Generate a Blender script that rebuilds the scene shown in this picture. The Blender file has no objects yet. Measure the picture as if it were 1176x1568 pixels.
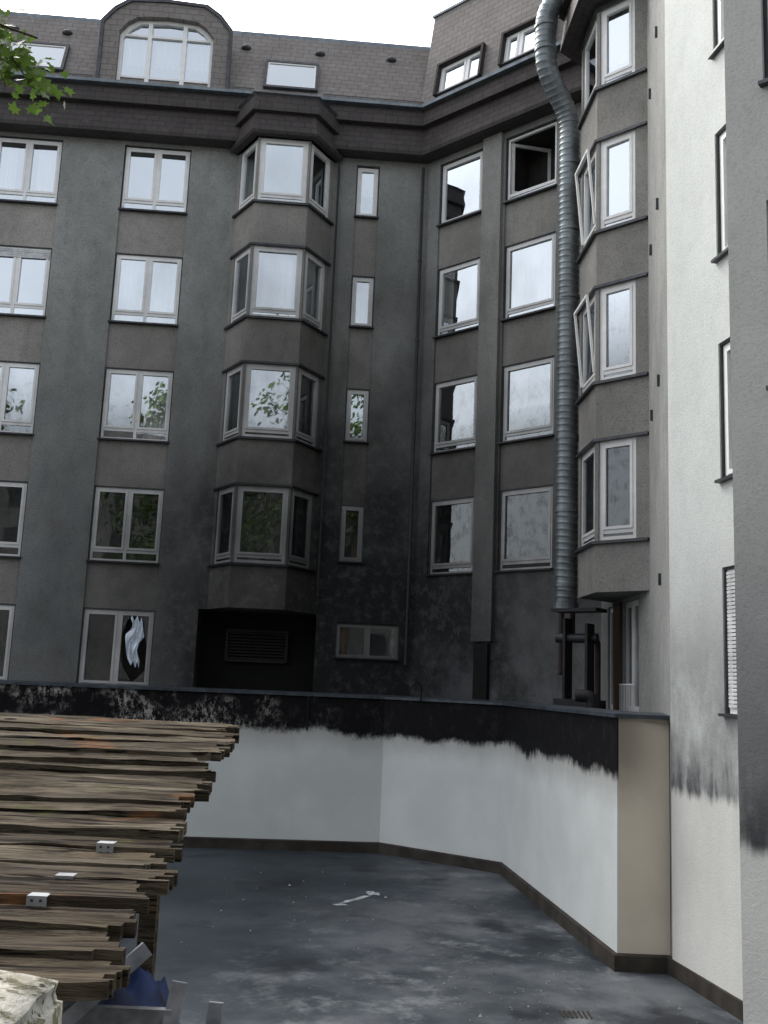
import bpy, math, random
from mathutils import Vector, Matrix, noise as mnoise
random.seed(7)
scene=bpy.context.scene
V=Vector
# ------------------------------------------------------------------ node helpers
class NT:
    def __init__(s,mat):
        s.nt=mat.node_tree; s.n=s.nt.nodes; s.l=s.nt.links
    def new(s,t,**k):
        n=s.n.new(t)
        for a,b in k.items(): setattr(n,a,b)
        return n
    def put(s,sock,v):
        if v is None: return
        if isinstance(v,bpy.types.NodeSocket): s.l.new(v,sock)
        else: sock.default_value=v
    def math(s,op,a,b=None,c=None,clamp=False):
        n=s.new('ShaderNodeMath',operation=op,use_clamp=clamp)
        s.put(n.inputs[0],a); s.put(n.inputs[1],b); s.put(n.inputs[2],c)
        return n.outputs[0]
    def sm(s,v,a,b,c=0.0,d=1.0):
        n=s.new('ShaderNodeMapRange',interpolation_type='SMOOTHSTEP')
        s.put(n.inputs[0],v); n.inputs[1].default_value=a; n.inputs[2].default_value=b
        n.inputs[3].default_value=c; n.inputs[4].default_value=d
        return n.outputs[0]
    def mix(s,f,a,b,mode='MIX'):
        n=s.new('ShaderNodeMixRGB',blend_type=mode)
        s.put(n.inputs[0],f)
        for i,v in ((1,a),(2,b)):
            if isinstance(v,tuple): v=(v[0],v[1],v[2],1)
            s.put(n.inputs[i],v)
        return n.outputs[0]
    def pos(s):
        if not hasattr(s,'_p'):
            g=s.new('ShaderNodeNewGeometry'); q=s.new('ShaderNodeSeparateXYZ')
            s.l.new(g.outputs['Position'],q.inputs[0])
            s._p=(g.outputs['Position'],q.outputs[0],q.outputs[1],q.outputs[2])
        return s._p
    def noise(s,scale=1.0,st=(1,1,1),detail=4,rough=.55,off=(0,0,0),col=False):
        m=s.new('ShaderNodeMapping'); s.l.new(s.pos()[0],m.inputs[0])
        m.inputs['Scale'].default_value=st; m.inputs['Location'].default_value=off
        n=s.new('ShaderNodeTexNoise'); s.l.new(m.outputs[0],n.inputs[0])
        n.inputs['Scale'].default_value=scale; n.inputs['Detail'].default_value=min(detail,5)
        n.inputs['Roughness'].default_value=rough
        return n.outputs[1] if col else n.outputs[0]
    def soot(s):
        if hasattr(s,'_s'): return s._s
        _,X,Y,Z=s.pos()
        a=s.math('DIVIDE',s.math('ADD',X,.3),9.6); b=s.math('DIVIDE',s.math('SUBTRACT',Y,22.0),7.2)
        c=s.math('DIVIDE',s.math('MAXIMUM',Z,-2.0),10.8)
        d=s.math('SQRT',s.math('ADD',s.math('ADD',s.math('MULTIPLY',a,a),s.math('MULTIPLY',b,b)),s.math('MULTIPLY',c,c)))
        n1=s.noise(.6,(1,1,.7),4,rough=.6)
        d=s.math('ADD',d,s.math('MULTIPLY',s.math('SUBTRACT',n1,.5),.75))
        s._s=s.sm(d,1.36,.20)
        return s._s
def mat(name,rough=.8,metal=0.0,spec=.3):
    m=bpy.data.materials.new(name); m.use_nodes=True
    t=NT(m); b=t.n['Principled BSDF']
    b.inputs['Roughness'].default_value=rough; b.inputs['Metallic'].default_value=metal
    b.inputs['Specular IOR Level'].default_value=spec
    t.b=b
    return m,t
def bump(t,h,strength=.3,dist=.02):
    n=t.new('ShaderNodeBump'); n.inputs['Strength'].default_value=strength; n.inputs['Distance'].default_value=dist
    t.l.new(h,n.inputs['Height']); t.l.new(n.outputs[0],t.b.inputs['Normal'])
def setc(t,c): t.put(t.b.inputs['Base Color'],(c[0],c[1],c[2],1) if isinstance(c,tuple) else c)
def simple(name,c,rough=.8,metal=0,var=.25,scale=6,b=0.0,sooty=False,st=(1,1,1),sootc=(.012,.012,.014),sk=1.0):
    m,t=mat(name,rough,metal)
    n=t.noise(scale,st,4)
    c2=tuple(x*(1-var) for x in c); c3=tuple(min(1,x*(1+var*.6)) for x in c)
    col=t.mix(t.sm(n,.3,.7),c2,c3)
    if sooty: col=t.mix(t.math('MULTIPLY',t.soot(),sk),col,sootc)
    setc(t,col)
    if b>0: bump(t,n,b,.02)
    return m
def stucco(name,clean,sootc=(.008,.0085,.0095),k=.97,wing=False,kind=0):
    m,t=mat(name,.9,spec=.08)
    _,X,Y,Z=t.pos()
    big=t.noise(.8,(1,1,.7),5,.68,off=(9,2,0)); fine=t.noise(34,detail=4,rough=.75); streak=t.noise(2.6,(1,1,.18),4,.65)
    pat=t.noise(4.5,detail=5,rough=.75)
    lite=.4 if wing else 1.0
    col=t.mix(t.sm(big,.3,.7),tuple(x*(1-.24*lite) for x in clean),clean)
    col=t.mix(t.math('MULTIPLY',t.sm(streak,.50,.74),.26*lite),col,tuple(x*.45 for x in clean))
    if k>0:
        s=t.soot()
        sc=sootc
        if kind==0:
            w=t.math('MULTIPLY',t.sm(X,-3.6,-7.0),t.sm(Z,8.8,4.5))
            sc=t.mix(t.math('MULTIPLY',w,t.sm(big,.64,.36)),sootc,(.062,.069,.084))
            w2=t.math('MULTIPLY',t.math('MULTIPLY',t.sm(X,.3,2.6),t.sm(Z,1.8,-.2)),t.sm(big,.35,.6))
            sc=t.mix(t.math('MULTIPLY',w2,.8),sc,(.095,.10,.11))
        sc=t.mix(t.math('MULTIPLY',t.sm(pat,.48,.70),.38),sc,(.050,.050,.052))
        col=t.mix(t.math('MULTIPLY',s,k),col,sc)
    col=t.mix(t.sm(pat,.46,.66,0,.20*lite),col,tuple(x*.35 for x in clean))
    col=t.mix(t.sm(fine,.48,.64,0,.38*lite),col,tuple(x*.10 for x in clean))
    if wing:
        g=t.math('MULTIPLY',t.sm(Z,2.8,-.9),.80)
        col=t.mix(t.math('MULTIPLY',g,t.sm(big,.15,.6)),col,(.09,.09,.095))
        dr=t.noise(5,(1,1,.25),4,rough=.6)
        lim=t.math('ADD',Z,t.math('MULTIPLY',t.math('SUBTRACT',dr,.5),.35))
        dk=t.math('MULTIPLY',t.sm(lim,-.35,-1.1),t.sm(dr,.42,.6))
        col=t.mix(t.math('MULTIPLY',dk,.7),col,(.02,.02,.025))
        white=t.sm(lim,-1.08,-1.24)
        wc=t.mix(t.sm(big,.3,.7),(.52,.52,.49),(.62,.62,.58))
        col=t.mix(white,col,wc)
    setc(t,col)
    bump(t,fine,.75 if not wing else .4,.02)
    return m
M={}
M['stucco']=stucco('stucco_grey',(.345,.352,.335))
M['panel']=stucco('stucco_panel',(.375,.365,.335),(.019,.0185,.018),.95,kind=1)
M['wing']=stucco('stucco_wing',(.62,.645,.62),k=0,wing=True)
M['winggrey']=stucco('stucco_wing_grey',(.36,.365,.35),(.03,.03,.03),k=.7,kind=1)
M['bayr']=stucco('stucco_bay',(.33,.32,.30),(.025,.025,.025),k=.75,kind=1)
M['nearwall']=stucco('stucco_near',(.46,.46,.44),k=0,wing=True)
M['pilaster']=stucco('stucco_pilaster',(.40,.395,.375),(.034,.034,.034),.92,kind=1)
M['frame']=simple('window_frame_white',(.82,.82,.81),.35,var=.06,sooty=True,sootc=(.045,.045,.046),sk=.92)
M['framec']=simple('window_frame_clean',(.82,.82,.81),.35,var=.05)
M['surr']=simple('window_surround',(.03,.03,.033),.6)
M['sill']=simple('sill_metal',(.07,.073,.08),.45,.5,sooty=True)
M['curtain']=simple('curtain_fabric',(.70,.69,.67),.9,var=.2,scale=5,st=(3,3,.3),sooty=True,sootc=(.05,.05,.05),sk=.9)
M['cloth']=simple('torn_curtain',(.60,.66,.74),.9,var=.2)
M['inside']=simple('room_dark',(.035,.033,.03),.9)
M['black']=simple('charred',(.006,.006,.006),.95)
M['door']=simple('brown_door',(.05,.03,.02),.55,st=(3,3,.3))
M['grille']=simple('grille_metal',(.016,.016,.018),.6,.3)
M['shutter']=simple('roller_shutter',(.55,.56,.56),.5)
m,t=mat('glass_pane',.02); t.n.remove(t.b)
gl=t.new('ShaderNodeBsdfGlossy'); gl.inputs['Roughness'].default_value=.015
tr=t.new('ShaderNodeBsdfTransparent'); mx=t.new('ShaderNodeMixShader')
gl.inputs['Color'].default_value=(.90,.96,1,1); tr.inputs['Color'].default_value=(.8,.83,.83,1)
bn=t.new('ShaderNodeBump'); bn.inputs['Strength'].default_value=.14; bn.inputs['Distance'].default_value=.012
t.l.new(t.noise(1.6,detail=1),bn.inputs['Height']); t.l.new(bn.outputs[0],gl.inputs['Normal'])
di=t.new('ShaderNodeBsdfDiffuse'); di.inputs[0].default_value=(.05,.05,.05,1)
zz_=t.sm(t.pos()[3],7.6,4.6)
fc=t.math('SUBTRACT',.62,t.math('MULTIPLY',t.math('MAXIMUM',t.math('MULTIPLY',t.soot(),.85),zz_),.52))
t.put(mx.inputs[0],fc); t.l.new(tr.outputs[0],mx.inputs[1]); t.l.new(gl.outputs[0],mx.inputs[2])
mx2=t.new('ShaderNodeMixShader'); dust=t.math('MULTIPLY',zz_,t.sm(t.noise(5,(1,1,.7),5,rough=.75),.45,.7))
t.put(mx2.inputs[0],t.math('MULTIPLY',dust,.5)); t.l.new(mx.outputs[0],mx2.inputs[1]); t.l.new(di.outputs[0],mx2.inputs[2])
t.l.new(mx2.outputs[0],t.n['Material Output'].inputs[0]); M['glass']=m
def slate(name,c1,c2,scale,st=1.0):
    m,t=mat(name,.75,spec=.2)
    tc=t.new('ShaderNodeTexCoord')
    br=t.new('ShaderNodeTexBrick'); t.l.new(tc.outputs['UV'],br.inputs[0])
    br.inputs['Scale'].default_value=1; br.inputs['Brick Width'].default_value=.30; br.inputs['Row Height'].default_value=.15
    br.inputs['Mortar Size'].default_value=.012; br.inputs['Color1'].default_value=(*c1,1); br.inputs['Color2'].default_value=(*c2,1)
    br.inputs['Mortar'].default_value=(c1[0]*.3,c1[1]*.3,c1[2]*.3,1); br.inputs['Mortar Smooth'].default_value=.3
    col=t.mix(.5,br.outputs[0],t.mix(t.sm(t.noise(1.2,detail=5),.3,.7),c1,c2))
    col=t.mix(t.math('MULTIPLY',t.sm(t.noise(9,detail=5),.55,.75),.4),col,tuple(x*1.6 for x in c2))
    setc(t,col); bump(t,br.outputs[1],-.6,.02)
    return m
M['slate']=slate('slate_roof',(.175,.16,.15),(.235,.217,.205),1)
M['slated']=slate('slate_fascia',(.050,.044,.043),(.074,.066,.064),1)
M['zinc']=simple('zinc_gutter',(.18,.21,.235),.45,.5)
M['duct']=simple('galvanised_steel',(.19,.215,.225),.42,.5,var=.3,scale=3,sooty=True,sk=.55,sootc=(.04,.043,.045))
m,t=mat('terrace_wall_paint',.75,spec=.1)
_,X,Y,Z=t.pos()
base=t.mix(t.sm(t.noise(.8,detail=5),.3,.75),(.53,.56,.55),(.62,.64,.63))
base=t.mix(t.math('MULTIPLY',t.sm(t.noise(2,(1,1,.1),5),.55,.8),.2),base,(.42,.44,.43))
dr=t.noise(5,(1,1,.75),5,rough=.75); lo=t.noise(.6,detail=2,off=(5,0,0))
e=t.math('ADD',Z,t.math('MULTIPLY',t.math('SUBTRACT',dr,.5),.30))
e=t.math('ADD',e,t.math('MULTIPLY',t.math('SUBTRACT',lo,.5),.5))
burn=t.sm(e,-1.14,-.98)
halo=t.math('MULTIPLY',t.sm(e,-1.55,-1.02),.55)
bc=t.mix(t.sm(dr,.5,.75),(.006,.006,.007),(.020,.019,.019))
pe=t.noise(11,(1,1,.6),5,rough=.85); msk=t.math('MULTIPLY',t.sm(X,.8,-5.5),t.sm(t.noise(1.1,(1,1,1.5),3,off=(2,7,0)),.42,.62))
bc=t.mix(t.math('MULTIPLY',t.sm(pe,.47,.60),msk),bc,(.36,.34,.32))
base=t.mix(halo,base,(.25,.235,.215))
bei=t.mix(t.sm(t.noise(1,detail=4),.3,.7),(.56,.50,.41),(.62,.565,.47))
bei=t.mix(t.math('MULTIPLY',t.math('MULTIPLY',t.sm(e,-1.5,-.7),t.sm(X,3.85,3.15)),.75),bei,(.13,.115,.095))
isb=t.sm(X,3.14,3.16)
base=t.mix(isb,base,bei)
burn=t.math('MULTIPLY',burn,t.math('SUBTRACT',1.0,isb))
setc(t,t.mix(burn,base,bc)); bump(t,t.noise(40,detail=3),.3,.01)
M['twall']=m
m,t=mat('bitumen_upstand',.8); setc(t,t.mix(t.sm(t.noise(3,detail=5),.35,.7),(.025,.021,.017),(.05,.043,.035))); M['upstand']=m
m,t=mat('bitumen_floor',.6,spec=.2)
_,X,Y,Z=t.pos()
c=t.mix(t.sm(t.noise(.35,detail=5,rough=.6),.35,.65),(.022,.029,.036),(.042,.052,.062))
w=t.sm(t.noise(.38,(1,1,1),5,rough=.62,off=(3.3,1.2,0)),.42,.66)
rt=t.sm(t.math('ADD',X,t.math('MULTIPLY',t.math('SUBTRACT',16,Y),.25)),-1.8,1.8)
c=t.mix(t.math('MULTIPLY',w,t.math('ADD',t.math('MULTIPLY',rt,.75),.08)),c,(.15,.16,.17))
w2=t.sm(t.noise(1.3,(1,1,1),5,rough=.7,off=(1.3,5.2,0)),.52,.70)
c=t.mix(t.math('MULTIPLY',w2,t.math('ADD',t.math('MULTIPLY',rt,.5),.06)),c,(.24,.255,.26))
c=t.mix(t.math('MULTIPLY',t.sm(t.noise(12,detail=5,rough=.75,off=(1,1,0)),.62,.70),t.math('ADD',.06,t.math('MULTIPLY',rt,.4))),c,(.33,.33,.31))
c=t.mix(t.math('MULTIPLY',t.sm(t.noise(.8,detail=4,off=(7,3,0)),.55,.70),.85),c,(.012,.014,.017))
setc(t,c); bump(t,t.noise(30,detail=5),.35,.01); M['floor']=m
M['ground']=simple('ground_mat',(.10,.10,.095),.9)
M['coping']=simple('coping_metal',(.06,.072,.088),.45,.4,var=.4)
m,t=mat('weathered_wood',.9,spec=.1)
g=t.noise(22,(.09,1,1),5,rough=.75); g2=t.noise(5,(.5,1.6,1),5,off=(4,4,4))
c=t.mix(t.sm(g,.34,.66),(.022,.017,.011),(.115,.092,.062))
c=t.mix(t.math('MULTIPLY',t.sm(g2,.48,.64),.6),c,(.175,.15,.112))
c=t.mix(t.sm(t.noise(1,(.25,9,0),2,off=(0,3,0)),.40,.60,0,.6),c,(.028,.022,.016))
c=t.mix(t.math('MULTIPLY',t.sm(t.noise(4,(.5,1,1),4,off=(1,9,2)),.60,.69),.75),c,(.19,.085,.036))
c=t.mix(t.math('MULTIPLY',t.sm(t.noise(6,detail=5,off=(8,1,2)),.58,.70),.7),c,(.065,.065,.02))
c=t.mix(t.math('MULTIPLY',t.sm(t.noise(60,(.03,1,1),3),.56,.61),.9),c,(.008,.006,.005))
vo=t.new('ShaderNodeTexVoronoi'); mp=t.new('ShaderNodeMapping'); mp.inputs['Scale'].default_value=(3.2,6.5,6.5)
t.l.new(t.pos()[0],mp.inputs[0]); t.l.new(mp.outputs[0],vo.inputs[0]); vo.inputs['Scale'].default_value=1
c=t.mix(t.sm(vo.outputs[0],.15,.09),c,(.015,.010,.007))
setc(t,c); bump(t,g,1,.018); M['wood']=m
M['steel']=simple('zinc_plate',(.28,.29,.30),.5,.5)
M['hole']=simple('plate_hole',(.03,.03,.03),.8)
m,t=mat('mossy_concrete',.9)
c=t.mix(t.sm(t.noise(14,detail=5),.3,.6),(.26,.25,.20),(.50,.48,.42))
c=t.mix(t.math('MULTIPLY',t.sm(t.noise(22,detail=5,off=(2,2,2)),.50,.60),.85),c,(.075,.072,.028))
c=t.mix(t.sm(t.noise(40,detail=4,off=(5,2,2)),.60,.67),c,(.03,.03,.02))
setc(t,c); bump(t,t.noise(30,detail=5,rough=.7),1,.02); M['conc']=m
M['tarp']=simple('blue_tarp',(.014,.028,.085),.6,var=.7)
M['greywood']=simple('grey_chair_wood',(.17,.175,.185),.8,var=.45,scale=12,st=(1,1,1))
m,t=mat('leaf',.5); setc(t,t.mix(t.sm(t.noise(2.5,detail=4),.35,.65),(.03,.07,.012),(.10,.15,.03)))
M['leaf2']=m
m,t=mat('leaf_near',.5); setc(t,t.mix(t.sm(t.noise(2.5,detail=4),.35,.65),(.03,.075,.012),(.10,.15,.025)))
tl=t.new('ShaderNodeBsdfTranslucent'); tl.inputs[0].default_value=(.10,.18,.03,1); ms=t.new('ShaderNodeMixShader'); ms.inputs[0].default_value=.35
t.l.new(t.b.outputs[0],ms.inputs[1]); t.l.new(tl.outputs[0],ms.inputs[2]); t.l.new(ms.outputs[0],t.n['Material Output'].inputs[0]); M['leaf']=m
M['bark']=simple('bark',(.08,.06,.04),.9,b=.5)
M['oppo']=simple('opposite_plaster',(.15,.145,.14),.9,scale=.6)
M['pwhite']=simple('paint_white',(.40,.42,.43),.7,var=.5,scale=8)
M['rub']=simple('rubble',(.26,.24,.21),.9,var=.5)
M['rust']=simple('rusty_pipe',(.07,.045,.035),.8,.3,sooty=True,sk=.8)

# ------------------------------------------------------------------ mesh builder
class MB:
    def __init__(s): s.v=[];s.f=[];s.uv=[]
    def face(s,pts,uv=None):
        i=len(s.v); s.v+= [tuple(p) for p in pts]; s.f.append(tuple(range(i,i+len(pts))))
        s.uv.append(uv if uv else [(0,0)]*len(pts))
    def hexa(s,p):
        for q in ((0,3,2,1),(4,5,6,7),(0,1,5,4),(1,2,6,5),(2,3,7,6),(3,0,4,7)): s.face([p[k] for k in q])
    def obj(s,name,mat,parent=None,smooth=False,bevel=0,merge=False):
        me=bpy.data.meshes.new(name); me.from_pydata(s.v,[],s.f)
        ul=me.uv_layers.new(name='UVMap'); k=0
        for f in s.uv:
            for c in f: ul.data[k].uv=c; k+=1
        me.materials.append(M[mat]); me.update()
        if merge:
            import bmesh
            b=bmesh.new(); b.from_mesh(me); bmesh.ops.remove_doubles(b,verts=b.verts,dist=1e-5); b.to_mesh(me); b.free()
        o=bpy.data.objects.new(name,me); scene.collection.objects.link(o)
        if smooth:
            for p in me.polygons: p.use_smooth=True
        if bevel:
            md=o.modifiers.new('b','BEVEL'); md.width=bevel; md.segments=2
        if parent: o.parent=parent
        return o
def empty(name):
    e=bpy.data.objects.new(name,None); scene.collection.objects.link(e); e.empty_display_size=.2; return e
class Seg:
    def __init__(s,a,b):
        s.a=V((a[0],a[1])); s.b=V((b[0],b[1])); d=s.b-s.a; s.L=d.length; s.d=d/s.L; s.n=V((s.d.y,-s.d.x))
    def p(s,u,n,z):
        q=s.a+s.d*u+s.n*n; return V((q.x,q.y,z))
def box(mb,sg,u0,u1,n0,n1,z0,z1):
    P=sg.p; mb.hexa([P(u0,n1,z0),P(u1,n1,z0),P(u1,n0,z0),P(u0,n0,z0),P(u0,n1,z1),P(u1,n1,z1),P(u1,n0,z1),P(u0,n0,z1)])
def wall(mb,sg,z0,z1,holes,depth=.3,u0=0,u1=None):
    if u1 is None:u1=sg.L
    us=sorted({u0,u1}|{h[0] for h in holes}|{h[1] for h in holes}); zs=sorted({z0,z1}|{h[2] for h in holes}|{h[3] for h in holes})
    us=[u for u in us if u0<=u<=u1]; zs=[z for z in zs if z0<=z<=z1]
    for i in range(len(us)-1):
        for j in range(len(zs)-1):
            cu=(us[i]+us[i+1])/2; cz=(zs[j]+zs[j+1])/2
            if any(h[0]<cu<h[1] and h[2]<cz<h[3] for h in holes): continue
            mb.face([sg.p(us[i],0,zs[j]),sg.p(us[i+1],0,zs[j]),sg.p(us[i+1],0,zs[j+1]),sg.p(us[i],0,zs[j+1])])
    for a,b,c,d in holes:
        P=sg.p
        mb.face([P(a,0,c),P(a,0,d),P(a,-depth,d),P(a,-depth,c)]); mb.face([P(b,0,c),P(b,-depth,c),P(b,-depth,d),P(b,0,d)])
        mb.face([P(a,0,d),P(b,0,d),P(b,-depth,d),P(a,-depth,d)]); mb.face([P(a,0,c),P(a,-depth,c),P(b,-depth,c),P(b,0,c)])
B={k:MB() for k in ('frame','framec','glass','surr','sill','curtain','cloth','inside','panel','stucco','wing','winggrey','bayr','nearwall','pilaster','black','grille','door','shutter','slate','slated','zinc')}
def window(sg,u0,u1,z0,z1,mull=(.5,),tran=0,off=.07,fw=.055,sash=.05,frame='frame',curt=None,roll=False,glass=True,surr=True,sill=True,fabric='curtain',skip=None,shards=False,blind=0):
    fb=B[frame]; N1=-off; N0=-off-.06
    if surr:
        for a,b,c,d in ((u0,u1,z1-.03,z1),(u0,u0+.03,z0,z1-.03),(u1-.03,u1,z0,z1-.03)): box(B['surr'],sg,a,b,N0-.01,N1+.03,c,d)
        u0+=.03;u1-=.03;z1-=.03
    if sill: box(B['sill'],sg,u0-.05,u1+.05,N1,.07 if off<.1 else .05,z0-.035,z0)
    box(fb,sg,u0,u0+fw,N0,N1,z0,z1); box(fb,sg,u1-fw,u1,N0,N1,z0,z1)
    box(fb,sg,u0+fw,u1-fw,N0,N1,z0,z0+fw); box(fb,sg,u0+fw,u1-fw,N0,N1,z1-fw,z1)
    W=u1-u0; edges=[u0+fw]
    for m in mull:
        c=u0+W*m; box(fb,sg,c-.035,c+.035,N0,N1-.004,z0+fw,z1-fw); edges+=[c-.035,c+.035]
    edges.append(u1-fw)
    for i in range(0,len(edges),2):
        a,b=edges[i],edges[i+1]
        zz=[(z0+fw,z1-fw)]
        if tran: box(fb,sg,a,b,N0,N1-.008,z0+tran-.035,z0+tran+.035); zz=[(z0+fw,z0+tran-.035),(z0+tran+.035,z1-fw)]
        for c,d in zz:
            opened=(skip is not None and i//2 in skip and d-c>.35)
            if d-c>.35 and b-a>.2 and (shards or not opened):
                s=sash; n0,n1=N0+.01,N1+.012
                box(fb,sg,a,a+s,n0,n1,c,d);box(fb,sg,b-s,b,n0,n1,c,d);box(fb,sg,a+s,b-s,n0,n1,c,c+s);box(fb,sg,a+s,b-s,n0,n1,d-s,d)
                a2,b2,c2,d2=a+s,b-s,c+s,d-s
            else: a2,b2,c2,d2=a,b,c,d
            n=N1-.03
            if glass and not opened:
                r=[random.uniform(-.006,.006) for _ in range(2)]
                B['glass'].face([sg.p(a2,n+r[0],c2),sg.p(b2,n-r[0],c2),sg.p(b2,n-r[0]+r[1],d2),sg.p(a2,n+r[0]+r[1],d2)])
            if blind and d-c>.35:
                box(B['surr'],sg,a2+.01,b2-.01,n+.008,n+.022,d2-blind,d2-.002)
            if opened and shards:
                G_=B['glass']; w_=b2-a2; h_=d2-c2
                for tri in (((0,0),(.5,0),(.12,.22)),((0,0),(.12,.22),(0,.55)),((.55,0),(1,0),(1,.18)),((1,.5),(1,1),(.8,.86)),((1,1),(.45,1),(.8,.86)),((0,1),(0,.7),(.18,.93)),((0,1),(.18,.93),(.4,1))):
                    G_.face([sg.p(a2+w_*x,n,c2+h_*y) for x,y in tri])
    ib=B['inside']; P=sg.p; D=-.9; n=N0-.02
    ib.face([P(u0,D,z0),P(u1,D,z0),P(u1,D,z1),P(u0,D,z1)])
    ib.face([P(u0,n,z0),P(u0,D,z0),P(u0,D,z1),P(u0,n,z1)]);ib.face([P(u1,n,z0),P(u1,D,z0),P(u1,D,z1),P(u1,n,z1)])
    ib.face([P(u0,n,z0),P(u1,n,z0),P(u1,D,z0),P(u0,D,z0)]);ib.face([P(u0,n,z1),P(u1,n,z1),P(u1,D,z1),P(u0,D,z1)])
    if curt:
        for (a,b,zb) in curt:
            ua=u0+W*a; ub=u0+W*b; k=max(6,int((ub-ua)/.03)); zb=z0+(z1-z0)*zb
            for i in range(k):
                x0=ua+(ub-ua)*i/k; x1=ua+(ub-ua)*(i+1)/k
                f=lambda x:-off-.17+.025*math.sin(x*42)
                B[fabric].face([P(x0,f(x0),zb),P(x1,f(x1),zb),P(x1,f(x1),z1),P(x0,f(x0),z1)])
    if roll:
        zz=z1-.02
        while zz>z0+(z1-z0)*(1-roll):
            box(B['shutter'],sg,u0+.02,u1-.02,N1+.012,N1+.024,zz-.04,zz-.006); zz-=.045
def column(sg,u0,u1,rows,pb='panel',holes=None,**kw):
    holes.append((u0,u1,rows[-1][0],rows[0][1]))
    for i,(z0,z1,opt) in enumerate(rows):
        o=dict(kw); o.update(opt); window(sg,u0,u1,z0,z1,**o)
        if i+1<len(rows): box(B[pb],sg,u0,u1,-.25,-.045,rows[i+1][1]+.002,z0-.037)
Zs=[10.87,8.07,5.27,2.47,-.27]; Zt=[12.52,9.78,6.97,4.18,1.42]
K=(.72,22.7)
LF=Seg((-14,21.67),K); ux=lambda X:(X+14)*1.00245
MF=Seg(K,(4.3,19.46))
bld=empty('apartment_building')
holes=[]
def rows(c):
    r=[]
    for i in range(5):
        o={}
        if c==1: o={'curt':[(0,.3,0),(.62,1,0)]} if i in(0,2) else ({'roll':.12} if i==1 else {})
        if c==2: o={'curt':[(0,1,.0)]} if i==1 else ({'curt':[(.6,1,0)]} if i==2 else {})
        if i==0: o['blind']=.10
        if i in (0,1,2,3): o['tran']=.24
        if c==2 and i==4: o['skip']=[1]; o['shards']=True
        r.append((Zs[i],Zt[i],o))
    return r
for (a,b,c) in ((-9.6,-8.02,1),(-6.57,-4.99,2),(-12.7,-11.1,1)):
    column(LF,ux(a),ux(b),rows(c),holes=holes)
P=LF.p
def tc_(i,j):
    f=j/16; z=1.22-.95*f
    wid=(.55+.45*math.sin(f*3.1))*(1-.35*abs(math.sin(f*7)))
    u=ux(-5.40)+(i/10-.5)*.42*wid+.05*math.sin(j*.45)
    return P(u,-.03+.035*math.sin(i*1.9+j*.7),z+.07*math.sin(i*1.3+j*.2)-.1*(i/10)*f)
for i in range(10):
    for j in range(16): B['cloth'].face([tc_(i,j+1),tc_(i+1,j+1),tc_(i+1,j),tc_(i,j)])
nr=[(11.12,12.45,{'curt':[(0,1,.5)]}),(8.33,9.62,{'curt':[(0,1,0)]}),(5.53,6.82,{}),(2.72,4.05,{})]
column(LF,ux(-1.0),ux(-.44),nr,holes=holes,mull=())
holes.append((ux(-.98),ux(.46),.56,1.34)); window(LF,ux(-.98),ux(.46),.56,1.34,mull=(.5,),fw=.04,sash=.03)
holes.append((ux(-4.05),ux(-1.42),-.34,1.5))
wall(B['stucco'],LF,-3.4,12.7,holes,.12)
a,b=ux(-4.05),ux(-1.42)
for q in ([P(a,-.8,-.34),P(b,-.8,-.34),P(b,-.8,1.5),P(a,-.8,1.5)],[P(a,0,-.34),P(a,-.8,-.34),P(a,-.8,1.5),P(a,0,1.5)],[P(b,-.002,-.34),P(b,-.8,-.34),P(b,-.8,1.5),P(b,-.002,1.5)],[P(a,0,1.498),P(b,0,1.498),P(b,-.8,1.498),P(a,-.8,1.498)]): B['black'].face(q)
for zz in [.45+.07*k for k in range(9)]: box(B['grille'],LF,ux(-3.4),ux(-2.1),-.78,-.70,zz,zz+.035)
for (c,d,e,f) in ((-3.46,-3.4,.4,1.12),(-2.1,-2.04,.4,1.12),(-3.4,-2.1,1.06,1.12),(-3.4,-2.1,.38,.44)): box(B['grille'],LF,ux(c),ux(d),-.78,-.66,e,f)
# ---------- mid facade
holes=[]
column(MF,.411,1.70,[(Zs[i],Zt[i]-(.06 if i==0 else 0),{'mull':(),'tran':.17 if i else 0,'curt':[(0,.25,0)] if i==1 else None}) for i in range(4)],holes=holes)
mr=[(Zs[i],Zt[i]+.05 if i else 12.46,{'mull':(),'tran':.17,'curt':[None,[(0,1,0)],[(0,1,.45)],None][i]}) for i in range(4)]
mr[0][2]['skip']=[0]
column(MF,2.336,3.70,mr,holes=holes)
wall(B['stucco'],MF,-3.4,12.7,holes,.12)
box(B['pilaster'],MF,1.76,2.28,0.002,.10,.98,12.6)
box(B['black'],MF,1.84,2.2,0.004,.1,-.3,.93)
P=MF.p; hp=P(2.42,-.14,0); cs_=Seg((hp.x,hp.y),tuple((hp+V((MF.d.x*.55-MF.n.x*.75,MF.d.y*.55-MF.n.y*.75,0))).to_2d()))
for (c,d,e,f) in ((0,.06,11.12,12.36),(cs_.L-.06,cs_.L,11.12,12.36),(.06,cs_.L-.06,11.12,11.19),(.06,cs_.L-.06,12.29,12.36)): box(B['frame'],cs_,c,d,-.025,.025,e,f)
def Y_l(X): return 22.7-.07*(.72-X)
def offset(pts,d):
    out=[]; n=len(pts)
    for i in range(n):
        ns=[]
        if i>0: ns.append(Seg(pts[i-1],pts[i]).n)
        if i<n-1: ns.append(Seg(pts[i],pts[i+1]).n)
        if len(ns)==1: v=ns[0]*d
        else:
            m=ns[0]+ns[1]; m.normalize(); v=m*(d/max(.3,m.dot(ns[0])))
        out.append((pts[i][0]+v.x,pts[i][1]+v.y))
    return out
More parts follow.
